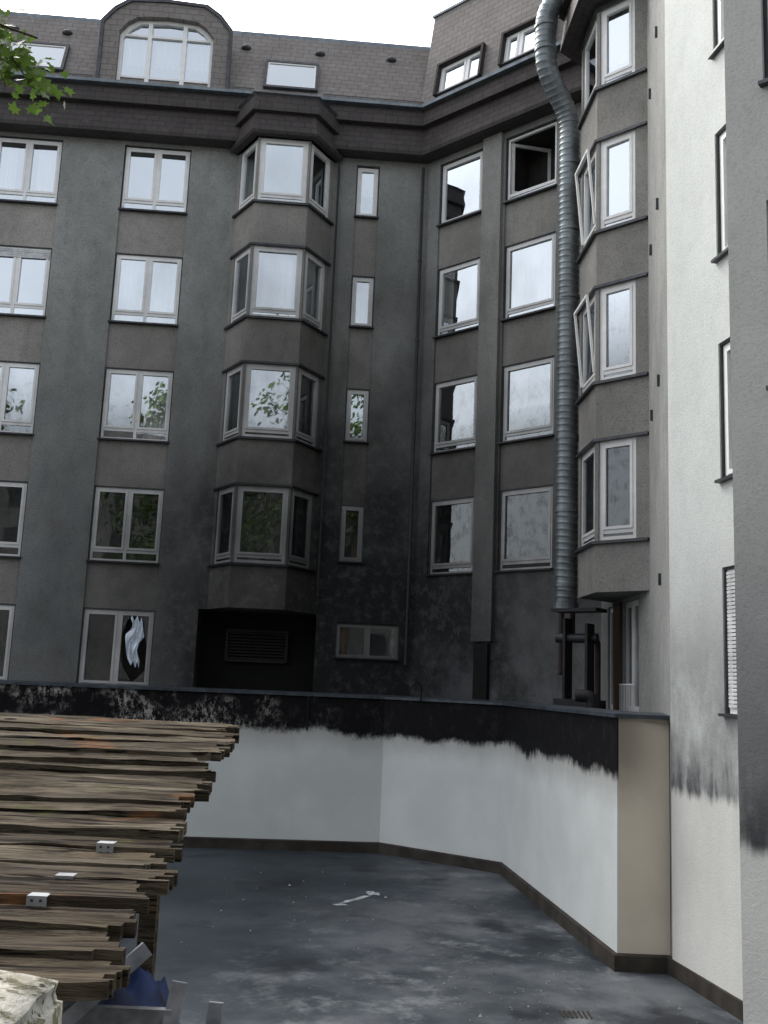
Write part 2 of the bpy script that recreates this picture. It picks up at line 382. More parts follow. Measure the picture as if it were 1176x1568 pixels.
def bay(pts,zb,zt,rowsdef,cfg,wb):
    for i in range(len(pts)-1):
        sg=Seg(pts[i],pts[i+1]); u0,u1,cur=cfg[i]; hs=[]
        if u0 is None: wall(B[wb],sg,zb,zt,[],.1); continue
        for k,(z0,z1) in enumerate(rowsdef):
            hs.append((u0,sg.L-u1,z0,z1)); window(sg,u0,sg.L-u1,z0,z1,mull=(),tran=.16,off=.03,fw=.075,surr=False,curt=cur[k],sill=False)
        wall(B[wb],sg,zb,zt,hs,.12)
    for (z0,z1) in rowsdef:
        for (za,zc,of) in ((z0-.05,z0,.07),(z1+.0,z1+.05,.05)):
            o=offset(pts,of); q=offset(pts,.002)
            for i in range(len(pts)-1):
                B['sill'].hexa([V((*o[i],za)),V((*o[i+1],za)),V((*q[i+1],za)),V((*q[i],za)),V((*o[i],zc)),V((*o[i+1],zc)),V((*q[i+1],zc)),V((*q[i],zc))])
    B[wb].face([V((*p,zb)) for p in pts])
bl=[(-3.86,Y_l(-3.86)),(-3.27,21.5),(-2.06,21.6),(-1.55,Y_l(-1.55))]
bc=[[None,None,None,None],[None,[(0,1,0)],[(0,1,.1)],None],[None,[(.4,1,0)],None,None]]
bay(bl,1.5,12.55,[(Zs[i],Zt[i]-(.06 if i==0 else 0)) for i in range(4)],[(.14,.05,bc[0]),(.05,.05,bc[1]),(.05,.14,bc[2])],'panel')
# ---------- right wing
G=(4.34,16.08); E=(3.78,13.05); F2=(4.86,6.9)
br_=[(4.31,18.6),(3.55,17.96),(3.6,16.76),G]
rd=[(Zs[i]+.06 if i else 10.93,Zt[i]+.08 if i else 12.5) for i in range(4)]
bay(br_,1.67,12.6,rd,[(None,0,0),(.12,.06,[None,None,None,None]),(.06,.24,[[(0,1,.3)],None,None,None])],'bayr')
bs=Seg(br_[1],br_[2])
for k in (1,2):
    z0=Zs[k]+.28; z1=Zt[k]+.02
    P=bs.p
    for u in (.16,1.06):
        B['framec'].hexa([P(u,.02,z0),P(u+.05,.02,z0),P(u+.05,-.02,z0),P(u,-.02,z0),P(u,.16,z1),P(u+.05,.16,z1),P(u+.05,.12,z1),P(u,.12,z1)])
    B['framec'].hexa([P(.21,.16,z1-.05),P(1.06,.16,z1-.05),P(1.06,.12,z1-.05),P(.21,.12,z1-.05),P(.21,.16,z1),P(1.06,.16,z1),P(1.06,.12,z1),P(.21,.12,z1)])
G1=Seg((4.3,19.46),G)
hs=[(.55,1.15,-.3,1.6),(1.7,2.7,-.3,1.6)]
wall(B['winggrey'],G1,-3.4,12.6,hs,.12)
window(G1,.55,1.15,-.3,1.6,mull=(),off=.05,surr=False)
window(G1,1.7,2.7,-.3,1.6,mull=(.5,),off=.05,surr=False,curt=[(0,.25,0)])
box(B['door'],G1,1.2,1.66,0.01,.06,-.3,1.62)
for k in range(9): box(B['frame'],G1,1.72+.11*k,1.735+.11*k,.06,.075,-.3,.15)
box(B['frame'],G1,1.7,2.7,.058,.077,.15,.18)
G2=Seg(G,E); wall(B['winggrey'],G2,-3.4,14.5,[],.1)
EF=Seg(E,F2); hs=[]
for i in range(5):
    z0=Zs[i]+.1; z1=Zt[i]+.1
    hs.append((1.36,2.7,z0,z1)); window(EF,1.36,2.7,z0,z1,mull=(.5,),off=.05,frame='framec',roll=.95 if i==4 else False)
wall(B['wing'],EF,-3.4,14.5,hs,.14)
H0=(2.95,8.30); NW=Seg(H0,(4.6,6.9)); NS=Seg((4.6,9.3),H0)
hs=[]
for i in range(5):
    hs.append((.34,1.5,Zs[i]+.12,Zt[i]+.1)); window(NW,.34,1.5,Zs[i]+.12,Zt[i]+.1,mull=(.5,),off=.08)
wall(B['nearwall'],NW,-3.4,14.5,hs,.14); wall(B['nearwall'],NS,-3.4,14.5,[],.1)
hk=MB()
for (u,z) in ((.7,9.9),(1.9,10.2),(.7,7.1),(1.9,7.3),(1.9,4.5),(.7,4.3),(1.9,1.55)):
    box(hk,G2,u,u+.05,.0,.04,z,z+.17)
hk.obj('wall_brackets','sill',bld)
# ---------- fascia and roofs
def strip(mb,pa,za,pb,zb_):
    s=0
    for i in range(len(pa)-1):
        L=(V(pa[i+1])-V(pa[i])).length; h=math.hypot(zb_-za,(V(pb[i])-V(pa[i])).length)
        mb.face([V((*pa[i],za)),V((*pa[i+1],za)),V((*pb[i+1],zb_)),V((*pb[i],zb_))],[(s,0),(s+L,0),(s+L,h),(s,h)]); s+=L
def fascia(path,prof,dz=0):
    for (n0,z0,n1,z1,k) in prof:
        strip(B[k],offset(path,n0),z0+dz,offset(path,n1),z1+dz)
prof=[(-.05,12.44,.40,12.44,'slated'),(.40,12.44,.42,12.52,'slated'),(.42,12.52,.32,13.16,'slated'),(.32,13.16,.48,13.16,'slated'),(.48,13.16,.48,13.25,'slated'),(.48,13.25,.42,13.60,'slated'),
      (.42,13.60,.56,13.60,'zinc'),(.56,13.60,.57,13.67,'zinc'),(.57,13.67,.48,13.67,'zinc'),(.48,13.67,.3,13.62,'zinc')]
main=[(-14,21.67),K,(4.6,19.18)]
fascia(main,prof,.17)
wg=[(4.31,18.6),(3.55,17.96),(3.6,16.76),G,E,F2]
fascia(wg,[(-.05,12.62,.40,12.62,'slated'),(.40,12.62,.30,13.4,'slated'),(.30,13.4,.44,13.4,'slated'),(.44,13.4,.40,13.75,'slated'),(.40,13.75,.52,13.8,'zinc'),(.52,13.8,-.2,13.85,'zinc')])
fascia(bl,[(-.05,12.46,.20,12.46,'slated'),(.20,12.46,.24,12.52,'slated'),(.24,12.52,.16,13.0,'slated'),(.16,13.0,.27,13.0,'slated'),(.27,13.0,.27,13.07,'slated'),(.27,13.07,.22,13.42,'slated'),(.22,13.42,.28,13.44,'zinc'),(.28,13.44,.1,13.50,'zinc')])
oo=offset(bl,.12); B['slated'].face([V((*p,13.48)) for p in oo])
mp=[(-14,21.67),K]
o1=offset(mp,.32); o2=offset(mp,-.62)
strip(B['slate'],o1,13.62,(o2[0],(o2[1][0]+.6,o2[1][1]+.04)),16.15)
box(B['zinc'],LF,0,LF.L+.6,-.72,-.60,16.1,16.2)
def mid_n(z): return .30-(z-13.6)*.16
def midp(u,z,e=0): return MF.p(u,mid_n(z)+e,z)
us=[-.10,.411,1.70,2.336,3.70,5.2]; zs=[13.6,14.2,15.0,16.75]
for i in range(5):
    for j in range(3):
        if j==1 and i in(1,3): continue
        B['slate'].face([midp(us[i],zs[j]),midp(us[i+1],zs[j]),midp(us[i+1],zs[j+1]),midp(us[i],zs[j+1])],[(us[i],zs[j]),(us[i+1],zs[j]),(us[i+1],zs[j+1]),(us[i],zs[j+1])])
B['slate'].face([midp(-.10,13.6),midp(-.10,16.75),MF.p(-.1,-4,16.75),MF.p(-.3,-4,13.6)],[(0,0),(0,3.5),(3,3.5),(3,0)])
box(B['zinc'],MF,-.14,5.2,-.30,-.16,16.75,16.81)
B['slate'].face([MF.p(-.1,-.2,16.78),MF.p(5.2,-.2,16.78),MF.p(5.2,-4,16.9),MF.p(-.1,-4,16.9)],[(0,0),(5,0),(5,4),(0,4)])
class Tilt:
    def __init__(s,org,du,dn,dz): s.o=org;s.du=du;s.dn=dn;s.dz=dz;s.L=1
    def p(s,u,n,z): return s.o+s.du*u+s.dn*n+s.dz*z
def sgtilt(sg,u,n,z,slope):
    dz=V((-sg.n.x*slope,-sg.n.y*slope,1)).normalized(); du=V((sg.d.x,sg.d.y,0)); dn=du.cross(dz).normalized()
    if dn.dot(V((sg.n.x,sg.n.y,0)))<0: dn=-dn
    return Tilt(sg.p(u,n,z),du,dn,dz)
for (a,b) in ((.411,1.70),(2.336,3.70)):
    tw=sgtilt(MF,a,mid_n(14.2),14.2,.16)
    for (q0,q1,c,d) in ((-.06,0,-.05,.86),(b-a,b-a+.06,-.05,.86),(0,b-a,.80,.86)): box(B['slated'],tw,q0,q1,-.15,.12,c,d)
    window(tw,0,b-a,0,.80,mull=(.62,) if a<1 else (.3,),off=.02,surr=False,frame='framec',curt=[(0,.58,0)] if a<1 else [(.3,1,0)])
slope=.94/2.53
def roofn(z): return .32-(z-13.62)*slope
def skylight(X0,X1,z0,z1,opened=0):
    tw=sgtilt(LF,ux(X0),roofn(z0),z0,slope); w=(X1-X0); h=(z1-z0)*1.07
    for (a,b,c,d) in ((0,.07,0,h),(w-.07,w,0,h),(.07,w-.07,0,.07),(.07,w-.07,h-.07,h)): box(B['sill'],tw,a,b,-.02,.09,c,d)
    for (a,b,c,d) in ((.07,.11,.07,h-.07),(w-.11,w-.07,.07,h-.07),(.11,w-.11,.07,.11),(.11,w-.11,h-.11,h-.07)): box(B['framec'],tw,a,b,0,.07,c,d)
    P=tw.p; B['inside'].face([P(.07,.01,.07),P(w-.07,.01,.07),P(w-.07,.01,h-.07),P(.07,.01,h-.07)])
    B['glass'].face([P(.11,.05,.11),P(w-.11,.05,.11),P(w-.11,.05,h-.11),P(.11,.05,h-.11)])
skylight(-3.38,-2.05,14.2,15.15); skylight(-9.6,-8.15,14.2,15.1)
uc=ux(-5.76)
def arch(w,z0,zt,ch):
    return [(-w,z0),(-w,zt-ch),(-w+ch*.45,zt-ch*.42),(-w+ch,zt-.02),(0,zt+.03),(w-ch,zt-.02),(w-ch*.45,zt-ch*.42),(w,zt-ch),(w,z0)]
outer=arch(1.50,13.62,16.12,.62); inner=arch(1.13,13.98,15.74,.42); inn2=arch(1.05,14.06,15.66,.40)
def ringf(mb,o,i,n):
    for k in range(len(o)-1): mb.face([LF.p(uc+o[k][0],n,o[k][1]),LF.p(uc+o[k+1][0],n,o[k+1][1]),LF.p(uc+i[k+1][0],n,i[k+1][1]),LF.p(uc+i[k][0],n,i[k][1])],[(o[k][0],o[k][1]),(o[k+1][0],o[k+1][1]),(i[k+1][0],i[k+1][1]),(i[k][0],i[k][1])])
def tube_(mb,o,n0,n1):
    for k in range(len(o)-1): mb.face([LF.p(uc+o[k][0],n0,o[k][1]),LF.p(uc+o[k+1][0],n0,o[k+1][1]),LF.p(uc+o[k+1][0],n1,o[k+1][1]),LF.p(uc+o[k][0],n1,o[k][1])],[(0,k*.3),(0,k*.3+.3),(1,k*.3+.3),(1,k*.3)])
ringf(B['slate'],outer,inner,.30); B['slate'].face([LF.p(uc-1.50,.30,13.62),LF.p(uc+1.50,.30,13.62),LF.p(uc+1.13,.30,13.98),LF.p(uc-1.13,.30,13.98)])
tube_(B['slate'],outer,.30,-2.2); tube_(B['slate'],inner,.30,.12)
rim=arch(1.58,13.62,16.20,.64); ringf(B['sill'],rim,outer,.34); tube_(B['sill'],rim,.34,.2); tube_(B['sill'],outer,.34,.3)
ringf(B['framec'],inner,inn2,.14); tube_(B['framec'],inn2,.14,.06); box(B['framec'],LF,uc-1.13,uc+1.13,.06,.14,13.98,14.07)
for x in (-.42,.42): box(B['framec'],LF,uc+x-.05,uc+x+.05,.05,.15,14.07,15.68)
box(B['framec'],LF,uc-1.05,uc+1.05,.05,.135,15.30,15.35)
box(B['framec'],LF,uc-1.05,uc+1.05,.05,.132,14.2,14.25)
B['glass'].face([LF.p(uc+x,.08,z) for x,z in inn2]); B['inside'].face([LF.p(uc+x,-.9,z) for x,z in inn2])
for (a,b) in ((-1.0,-.5),(-.3,.3),(.5,1.0)):
    k=14
    for i in range(k):
        x0=a+(b-a)*i/k;x1=a+(b-a)*(i+1)/k; f=lambda x:-.05+.02*math.sin(x*45)
        zb_=lambda x:14.2+ (.75*max(0,(.45-abs(x)))if a==-.3 else 0)
        B['curtain'].face([LF.p(uc+x0,f(x0),zb_(x0)),LF.p(uc+x1,f(x1),zb_(x1)),LF.p(uc+x1,f(x1),15.3),LF.p(uc+x0,f(x0),15.3)])
sg_=MB()
for (a,b) in ((-8.0,-7.45),(-4.1,-3.6),(-1.9,.55)):
    u=ux(a)
    while u<ux(b): box(sg_,LF,u,u+.012,.16,.175,13.95,14.15); u+=.07
    for z in (13.95,14.05,14.15): box(sg_,LF,ux(a),ux(b),.155,.17,z,z+.014)
sg_.obj('snow_guard','sill',bld)
vt=MB()
for X in (-8.3,-9.6,-3.9,-2.05,-.25):
    c=LF.p(ux(X),roofn(15.6),15.6)
    for j in range(4):
        for i in range(12):
            def q(i,j):
                a=i/12*2*math.pi; r=.13*math.cos(j/4*math.pi/2); return c+V((r*math.cos(a),-.02-.10*math.sin(j/4*math.pi/2),r*.6*math.sin(a)))
            vt.face([q(i,j),q(i+1,j),q(i+1,j+1),q(i,j+1)])
vt.obj('roof_vents','sill',bld,smooth=True)
for k,m_ in B.items():
    if m_.f: m_.obj({'stucco':'walls','panel':'wall_panels','glass':'window_glass','frame':'window_frames'}.get(k,k+'_parts'),k,bld)
# ------------------------------------------------------------------ tubes
def roundpath(pts,r,step=.03):
    out=[V(pts[0])]
    for i in range(1,len(pts)-1):
        p=V(pts[i]); a=V(pts[i-1])-p; b=V(pts[i+1])-p; rr=min(r,a.length*.48,b.length*.48)
        s=p+a.normalized()*rr; e=p+b.normalized()*rr
        for k in range(9):
            t_=k/8; out.append(s*(1-t_)**2+p*2*t_*(1-t_)+e*t_*t_)
    out.append(V(pts[-1]))
    res=[out[0]]
    for i in range(len(out)-1):
        d=(out[i+1]-out[i]); n=max(1,int(d.length/step))
        for k in range(1,n+1): res.append(out[i]+d*k/n)
    return res
def tube(mb,pts,R,seg=20,ridge=0,pitch=.12,taper=None):
    rings=[]; s=0; up=V((.3,1,.1)).normalized()
    for i,p in enumerate(pts):
        if i: s+=(p-pts[i-1]).length
        d=(pts[min(i+1,len(pts)-1)]-pts[max(i-1,0)]).normalized()
        x=up.cross(d).normalized(); y=d.cross(x)
        r=R if taper is None else R+(taper-R)*i/(len(pts)-1)
        ring=[]
        for k in range(seg):
            a=k/seg*2*math.pi
            rr=r
            if ridge:
                ph=((s+pitch*k/seg)%pitch)/pitch
                rr=r+ridge*max(0,1-abs(ph-.5)*5)
            ring.append(p+x*rr*math.cos(a)+y*rr*math.sin(a))
        rings.append(ring)
    o=len(mb.v)
    for r in rings: mb.v+=[tuple(q) for q in r]
    for i in range(len(rings)-1):
        for k in range(seg):
            mb.f.append((o+i*seg+k,o+i*seg+(k+1)%seg,o+(i+1)*seg+(k+1)%seg,o+(i+1)*seg+k)); mb.uv.append([(0,0)]*4)
    for base,rv_ in ((o,True),(o+(len(rings)-1)*seg,False)):
        f=tuple(base+k for k in range(seg)); mb.f.append(f[::-1] if rv_ else f); mb.uv.append([(0,0)]*seg)
def cyl(mb,a,b,r,seg=12): tube(mb,[V(a),V(b)],r,seg)
duct=empty('ventilation_duct')
mb=MB(); pts=roundpath([(3.42,18.4,1.62),(3.40,18.4,11.35),(2.84,18.0,12.15),(2.82,17.95,13.35),(3.35,18.05,14.1),(4.3,18.4,14.8)],.32,.015)
tube(mb,pts,.20,28,.014,.125); mb.obj('pipe','duct',duct,smooth=True)
mb=MB()
for z in (1.9,3.3,4.7,6.1,7.5,8.9,10.3): cyl(mb,(3.42,18.4,z),(3.42,18.4,z+.06),.222,24)
for z in (3.3,6.1,8.9): cyl(mb,(3.42,18.4,z+.03),(3.9,19.3,z+.03),.02,8)
cyl(mb,(2.835,17.97,12.5),(2.833,17.965,12.56),.222,24); cyl(mb,(2.826,17.955,13.0),(2.824,17.952,13.06),.222,24)
cyl(mb,(3.42,18.4,1.5),(3.42,18.4,1.62),.23,24)
mb.obj('clamps','duct',duct)
pp=empty('exhaust_pipework')
mb=MB()
tube(mb,roundpath([(3.32,18.3,1.5),(3.32,18.3,.3)],.1,.05),.05,12)
tube(mb,roundpath([(3.5,18.2,1.5),(3.5,18.2,.95),(3.9,17.9,.95),(3.9,17.9,-.28)],.12,.03),.05,12)
mb.obj('thin_pipes','rust',pp,smooth=True)
mb=MB(); cyl(mb,(3.2,18.1,.95),(3.85,17.7,.95),.085,20); mb.obj('cross_pipe','sill',pp,smooth=False)
mb=MB(); sgp=Seg((3.2,17.9),(3.75,17.4)); box(mb,sgp,-.1,.75,-.35,0,-.3,-.12); box(mb,sgp,.05,.10,-.3,-.05,-.12,1.3); box(mb,sgp,.5,.55,-.3,-.05,-.12,1.2)
box(mb,sgp,-.1,.8,-.3,.1,1.40,1.46)
mb.obj('bracket','grille',pp)
mb=MB(); tube(mb,roundpath([(3.45,16.2,-.3),(3.45,16.2,-.05),(3.2,16.3,-.05)],.12,.03),.10,16); tube(mb,roundpath([(.9,20.6,-.3),(.9,20.6,.02),(.78,20.55,.08),(.7,20.5,-.02)],.08,.02),.022,8); mb.obj('vent_elbow','grille',pp,smooth=True)
dp=empty('downpipe')
mb=MB(); tube(mb,[V((.62,22.58,12.44)),V((.62,22.58,.45))],.035,12); tube(mb,[V((-1.42,22.42,12.4)),V((-1.42,22.42,1.9))],.025,12)
for z in (2,4,6,8,10): cyl(mb,(.62,22.58,z),(.62,22.58,z+.05),.05)
mb.obj('pipes','surr',dp,smooth=False)
# ------------------------------------------------------------------ terrace wall
tw=empty('terrace_wall')
path=[(-14,20.3),(.18,21.3),(2.47,19.5),(3.13,13.2),(3.8,13.2)]
mb=MB()
for i in range(len(path)-1):
    a,b=path[i],path[i+1]; mb.face([V((*a,-3.4)),V((*b,-3.4)),V((*b,-.3)),V((*a,-.3))])
mb.obj('wall_face','twall',tw)
mb=MB(); o1=offset(path,.05); o0=offset(path,-.32)
for i in range(len(path)-1):
    mb.hexa([V((*o1[i],-.30)),V((*o1[i+1],-.30)),V((*o0[i+1],-.30)),V((*o0[i],-.30)),V((*o1[i],-.25)),V((*o1[i+1],-.25)),V((*o0[i+1],-.22)),V((*o0[i],-.22))])
mb.obj('coping','coping',tw)
mb=MB(); s1=Seg(path[0],path[1]); box(mb,s1,12.6,12.63,.0,.03,-1.0,-.33); mb.obj('conduit','sill',tw)
mb=MB()
full_path=[(-14,20.3),(.18,21.3),(2.47,19.5),(3.13,13.2),(3.785,13.2),(4.46,9.3)]
o1=offset(full_path,.05); o2=offset(full_path,.005)
for i in range(len(full_path)-1):
    mb.hexa([V((*o1[i],-3.41)),V((*o1[i+1],-3.41)),V((*o2[i+1],-3.41)),V((*o2[i],-3.41)),V((*o1[i],-3.20)),V((*o1[i+1],-3.20)),V((*o2[i+1],-3.18)),V((*o2[i],-3.18))])
mb.obj('bitumen_upstand','upstand',tw)
mb=MB(); mb.face([V((-14,20.4,-.34)),V((.18,21.4,-.34)),V((2.57,19.5,-.34)),V((3.2,13.25,-.34)),V((3.8,13.1,-.34)),V((4.5,16,-.34)),V((4.5,19.5,-.34)),V((.8,23,-.34)),V((-14,22,-.34))]); mb.obj('ledge_roof','coping',tw)
mb=MB(); mb.face([V((-14,-9,-3.39)),V((5,-9,-3.39)),V((5,20,-3.39)),V((1,21.6,-3.39)),V((-14,21,-3.39))]); mb.obj('courtyard_floor','floor')
mb=MB(); mb.face([V((-300,-300,-3.42)),V((300,-300,-3.42)),V((300,300,-3.42)),V((-300,300,-3.42))]); mb.obj('ground','ground')
mb=MB(); random.seed(3)
def blot(cx,cy,L,W,ang,n=22,z=-3.385):
    P_=[]
    for i in range(n):
        a=i/n*2*math.pi; k=random.uniform(.6,1.25); x=L*math.cos(a)*k; y=W*math.sin(a)*k
        P_.append(V((cx+x*math.cos(ang)-y*math.sin(ang),cy+x*math.sin(ang)+y*math.cos(ang),z)))
    mb.face(P_)
blot(-.2,16.75,.50,.06,1.0); blot(.08,17.25,.11,.16,.3); blot(-.42,16.3,.12,.05,.2)
mb.obj('paint_mark','pwhite')
mb=MB()
for i in range(220):
    if random.random()<.75: y=random.uniform(9.5,13); x=random.uniform(.8,3.3+max(0,(13-y)*.15))
    else: y=random.uniform(13,19); x=random.uniform(-2.5,2.3)
    s=random.uniform(.006,.022)*(2.2 if random.random()<.06 else 1); c=V((x,y,-3.385))
    pts_=[c+V((random.uniform(.5,1)*s*math.cos(a),random.uniform(.5,1)*s*math.sin(a),0)) for a in (0,1.3,2.5,3.7,5)]
    top=c+V((0,0,s*.8))
    for k in range(5): mb.face([pts_[k],pts_[(k+1)%5],top])
mb.obj('rubble_debris','rub')
mb=MB()
for k in range(7):
    sgd=Seg((2.1+.05*k,11.3),(2.12+.05*k,11.3)); box(mb,sgd,0,.02,-.22,0,-3.39,-3.38)
mb.obj('floor_drain','upstand')
# ------------------------------------------------------------------ wooden shelter boards
random.seed(11)
sh=empty('wooden_board_roof'); mb=MB(); pl=MB(); ph=MB()
NB=19
for i in range(NB):
    f=i/(NB-1); y0=2.20+i*.1455+random.uniform(-.008,.008); z0=-.635+i*.0228+random.uniform(-.006,.006)
    xr=-.525-.13*f+random.uniform(-.03,.02)-(0.03 if i%4==1 else 0); w=.134; th=.036
    til=random.uniform(.0,.020); strips=7; segs=70; xl=-3.6
    ends=[xr+random.uniform(-.055,.012) for _ in range(strips)]
    def pt(k,j,top,ysub):
        xe=ends[min(k,strips-1)]
        t_=j/segs; x=xl+(xe-xl)*t_; yy=y0+w*ysub/strips
        h=mnoise.noise(V((x*1.3,i*3.1,yy*8)))*.010+mnoise.noise(V((x*9,i*5.1,yy*60)))*.005
        cup=.007*((ysub/strips-.5)*2)**2
        z=z0+til*ysub/strips+h+cup+.01*math.sin(x*1.1+i)*.6
        fr=mnoise.noise(V((x*7,i*2.7,0)))*.014 if ysub in(0,strips) else 0
        return V((x,yy+fr,z if top else z-th))
    for k in range(strips):
        for j in range(segs):
            mb.face([pt(k,j,1,k),pt(k,j+1,1,k),pt(k,j+1,1,k+1),pt(k,j,1,k+1)])
            mb.face([pt(k,j,0,k),pt(k,j,0,k+1),pt(k,j+1,0,k+1),pt(k,j+1,0,k)])
            if k==0: mb.face([pt(k,j,0,0),pt(k,j+1,0,0),pt(k,j+1,1,0),pt(k,j,1,0)])
            if k==strips-1: mb.face([pt(k,j,0,k+1),pt(k,j,1,k+1),pt(k,j+1,1,k+1),pt(k,j+1,0,k+1)])
        mb.face([pt(k,segs,0,k),pt(k,segs,0,k+1),pt(k,segs,1,k+1),pt(k,segs,1,k)])
        if k<strips-1 :
            mb.face([pt(k,segs,0,k+1),pt(k+1,segs,0,k+1),pt(k+1,segs,1,k+1),pt(k,segs,1,k+1)])
    if i in (1,3,4,6):
        xp={1:-.87,3:-.85,4:-.83,6:-.80}[i]
        q=Seg((xp,y0-.008),(xp+.05,y0-.008)); box(pl,q,0,.05,0.008,.011,z0-.030,z0+.014); box(pl,q,0,.05,-.03,.008,z0+.0115,z0+.014)
        for a in (.010,.032):
            for b in (-.016,.000): box(ph,q,a,a+.007,.0115,.0125,z0+b,z0+b+.006)
mb.obj('boards','wood',sh); pl.obj('steel_plates','steel',sh); ph.obj('plate_holes','hole',sh)
mb=MB()
for xb in (-.98,-1.9,-2.9):
    ya,za,yb,zb2=2.34,-.70,4.85,-.30
    mb.hexa([V((xb-.04,ya,za-.13)),V((xb+.04,ya,za-.13)),V((xb+.04,yb,zb2-.13)),V((xb-.04,yb,zb2-.13)),V((xb-.04,ya,za)),V((xb+.04,ya,za)),V((xb+.04,yb,zb2)),V((xb-.04,yb,zb2))])
    for (yy,zt_) in ((2.6,-.80),(4.7,-.48)):
        q=Seg((xb-.037,yy),(xb+.037,yy)); box(mb,q,0,.074,-.074,0,-3.39,zt_)
mb.obj('beams_and_posts','wood',sh)
import bmesh
bm=bmesh.new(); bmesh.ops.create_cube(bm,size=1)
bmesh.ops.bevel(bm,geom=bm.edges[:],offset=.045,segments=3,affect='EDGES')
bmesh.ops.subdivide_edges(bm,edges=bm.edges[:],cuts=5,use_grid_fill=True)
for v in bm.verts:
    v.co=V((v.co.x*.38,v.co.y*.36,v.co.z*2.85))
    if v.co.z>1.2: v.co.z= 1.425+(v.co.z-1.425)*.25-(abs(v.co.x)/.19)**3*.014
    v.co+=V((mnoise.noise(v.co*12),mnoise.noise(v.co*12+V((5,5,5))),mnoise.noise(v.co*12+V((9,1,3)))))*.010
me=bpy.data.meshes.new('concrete_post'); bm.to_mesh(me); bm.free(); me.materials.append(M['conc'])
for p in me.polygons: p.use_smooth=True
o=bpy.data.objects.new('concrete_post',me); o.location=(-.735,1.80,-.550-1.425); scene.collection.objects.link(o)
mb=MB(); n=44
def tp(i,j):
    x=-1.45+.9*i/n; y=2.75+.75*j/n
    r1=1-abs(mnoise.noise(V((x*6,y*6,1))))*2; r2=1-abs(mnoise.noise(V((x*15,y*15,4))))*2
    z=-1.02-.25*(j/n-.6)**2-1.3*max(0,(x+.70))+.10*r1+.04*r2
    return V((x+.04*mnoise.noise(V((x*8,y*8,9))),y,z))
for i in range(n):
    for j in range(n): mb.face([tp(i,j),tp(i+1,j),tp(i+1,j+1),tp(i,j+1)])
mb.obj('blue_tarp','tarp',None,smooth=True,merge=True)
ch=empty('folding_chair'); mb=MB()
def bar(a,b,w,t_):
    a=V(a);b=V(b); d=(b-a).normalized(); x=d.cross(V((0,1,.15))).normalized()*w/2
    y=d.cross(x).normalized()*t_/2
    mb.hexa([a-x-y,a+x-y,a+x+y,a-x+y,b-x-y,b+x-y,b+x+y,b-x+y])
c0=V((-.82,2.36,-1.38))
for sx in (0,.36):
    bar(c0+V((sx-.06,-.05,0)),c0+V((sx+.03,.12,.68)),.035,.022)
    bar(c0+V((sx-.02,.35,-1.95)),c0+V((sx-.04,-.05,.25)),.035,.022)
    bar(c0+V((sx-.02,-.2,-1.95)),c0+V((sx+.10,.25,.60)),.035,.022)
for k in range(6): bar(c0+V((-.05+.012*k,.0+.02*k,.08+.105*k)),c0+V((.32+.012*k,.0+.02*k,.08+.105*k)),.045,.014)
bar(c0+V((.10,.04,.56)),c0+V((.30,.16,.74)),.035,.02)
for k in range(6): bar(c0+V((-.12,-.02-.07*k,.0)),c0+V((.38,-.02-.07*k,.0)),.014,.05)
mb.obj('slats_and_legs','greywood',ch,bevel=.003)
# ------------------------------------------------------------------ trees
random.seed(5)
def leafpoly(mb,c,s,nrm,rot):
    x=nrm.orthogonal().normalized(); y=nrm.cross(x)
    X_=x*math.cos(rot)+y*math.sin(rot); Y_=-x*math.sin(rot)+y*math.cos(rot)
    sh_=[(0,-.5),(.12,-.25),(.45,-.3),(.34,-.05),(.55,.18),(.22,.18),(0,.6),(-.22,.18),(-.55,.18),(-.34,-.05),(-.45,-.3),(-.12,-.25)]
    mb.face([c+X_*a*s+Y_*b*s+nrm*(.12*s*(a*a-b*.3)) for a,b in sh_])
def rv():
    v=V((random.gauss(0,1),random.gauss(0,1),random.gauss(0,1))); return v.normalized()
tree=empty('maple_tree'); tb=MB(); lb=MB()
tube(tb,roundpath([(-5.6,6.2,-3.42),(-5.5,6.25,0),(-5.3,6.2,3.2),(-5.2,6.2,5.5),(-5.4,6.0,7.5)],.5,.3),.17,14,taper=.05)
limbs=[((-5.35,6.2,2.6),(-4.2,6.1,4.0),(-3.1,6.0,4.35),(-2.42,6.0,4.12)),((-5.3,6.2,3.6),(-4.5,7.0,4.9),(-4.1,7.4,5.9)),((-5.2,6.2,4.5),(-6.4,5.8,5.8),(-6.8,5.6,6.8)),((-5.3,6.2,3.0),(-6.3,7.2,4.0),(-7.2,7.6,4.7)),((-5.2,6.2,4.9),(-4.9,5.2,6.2),(-4.8,4.8,7.0))]
for l in limbs: tube(tb,roundpath(l,.4,.15),.05,8,taper=.007)
tube(tb,roundpath([(-2.9,6.0,4.30),(-2.6,6.0,4.0),(-2.40,6.0,3.75)],.1,.08),.009,6,taper=.004)
tube(tb,roundpath([(-3.1,6.0,4.32),(-2.7,5.9,4.05),(-2.55,5.9,3.7)],.1,.08),.009,6,taper=.004)
tb.obj('trunk_and_limbs','bark',tree,smooth=True)
for _ in range(190):
    a=random.random(); base=V((-2.85,6,4.25)).lerp(V((-2.31,6,3.80)),a)+V((random.gauss(0,.06),random.gauss(0,.15),random.gauss(-.02,.10)))
    nn=(rv()*.8+V((0,-.4,.6))).normalized(); leafpoly(lb,base,random.uniform(.05,.11),nn,random.uniform(0,6.3))
cl=[]
for l in limbs[1:]:
    for k in range(7): cl.append(V(l[1]).lerp(V(l[2]),random.random())+rv()*random.uniform(.1,.8))
for k in range(10): cl.append(V((-5.4,6.2,5.8))+V((random.gauss(0,.7),random.gauss(0,.9),random.gauss(0,1.1))))
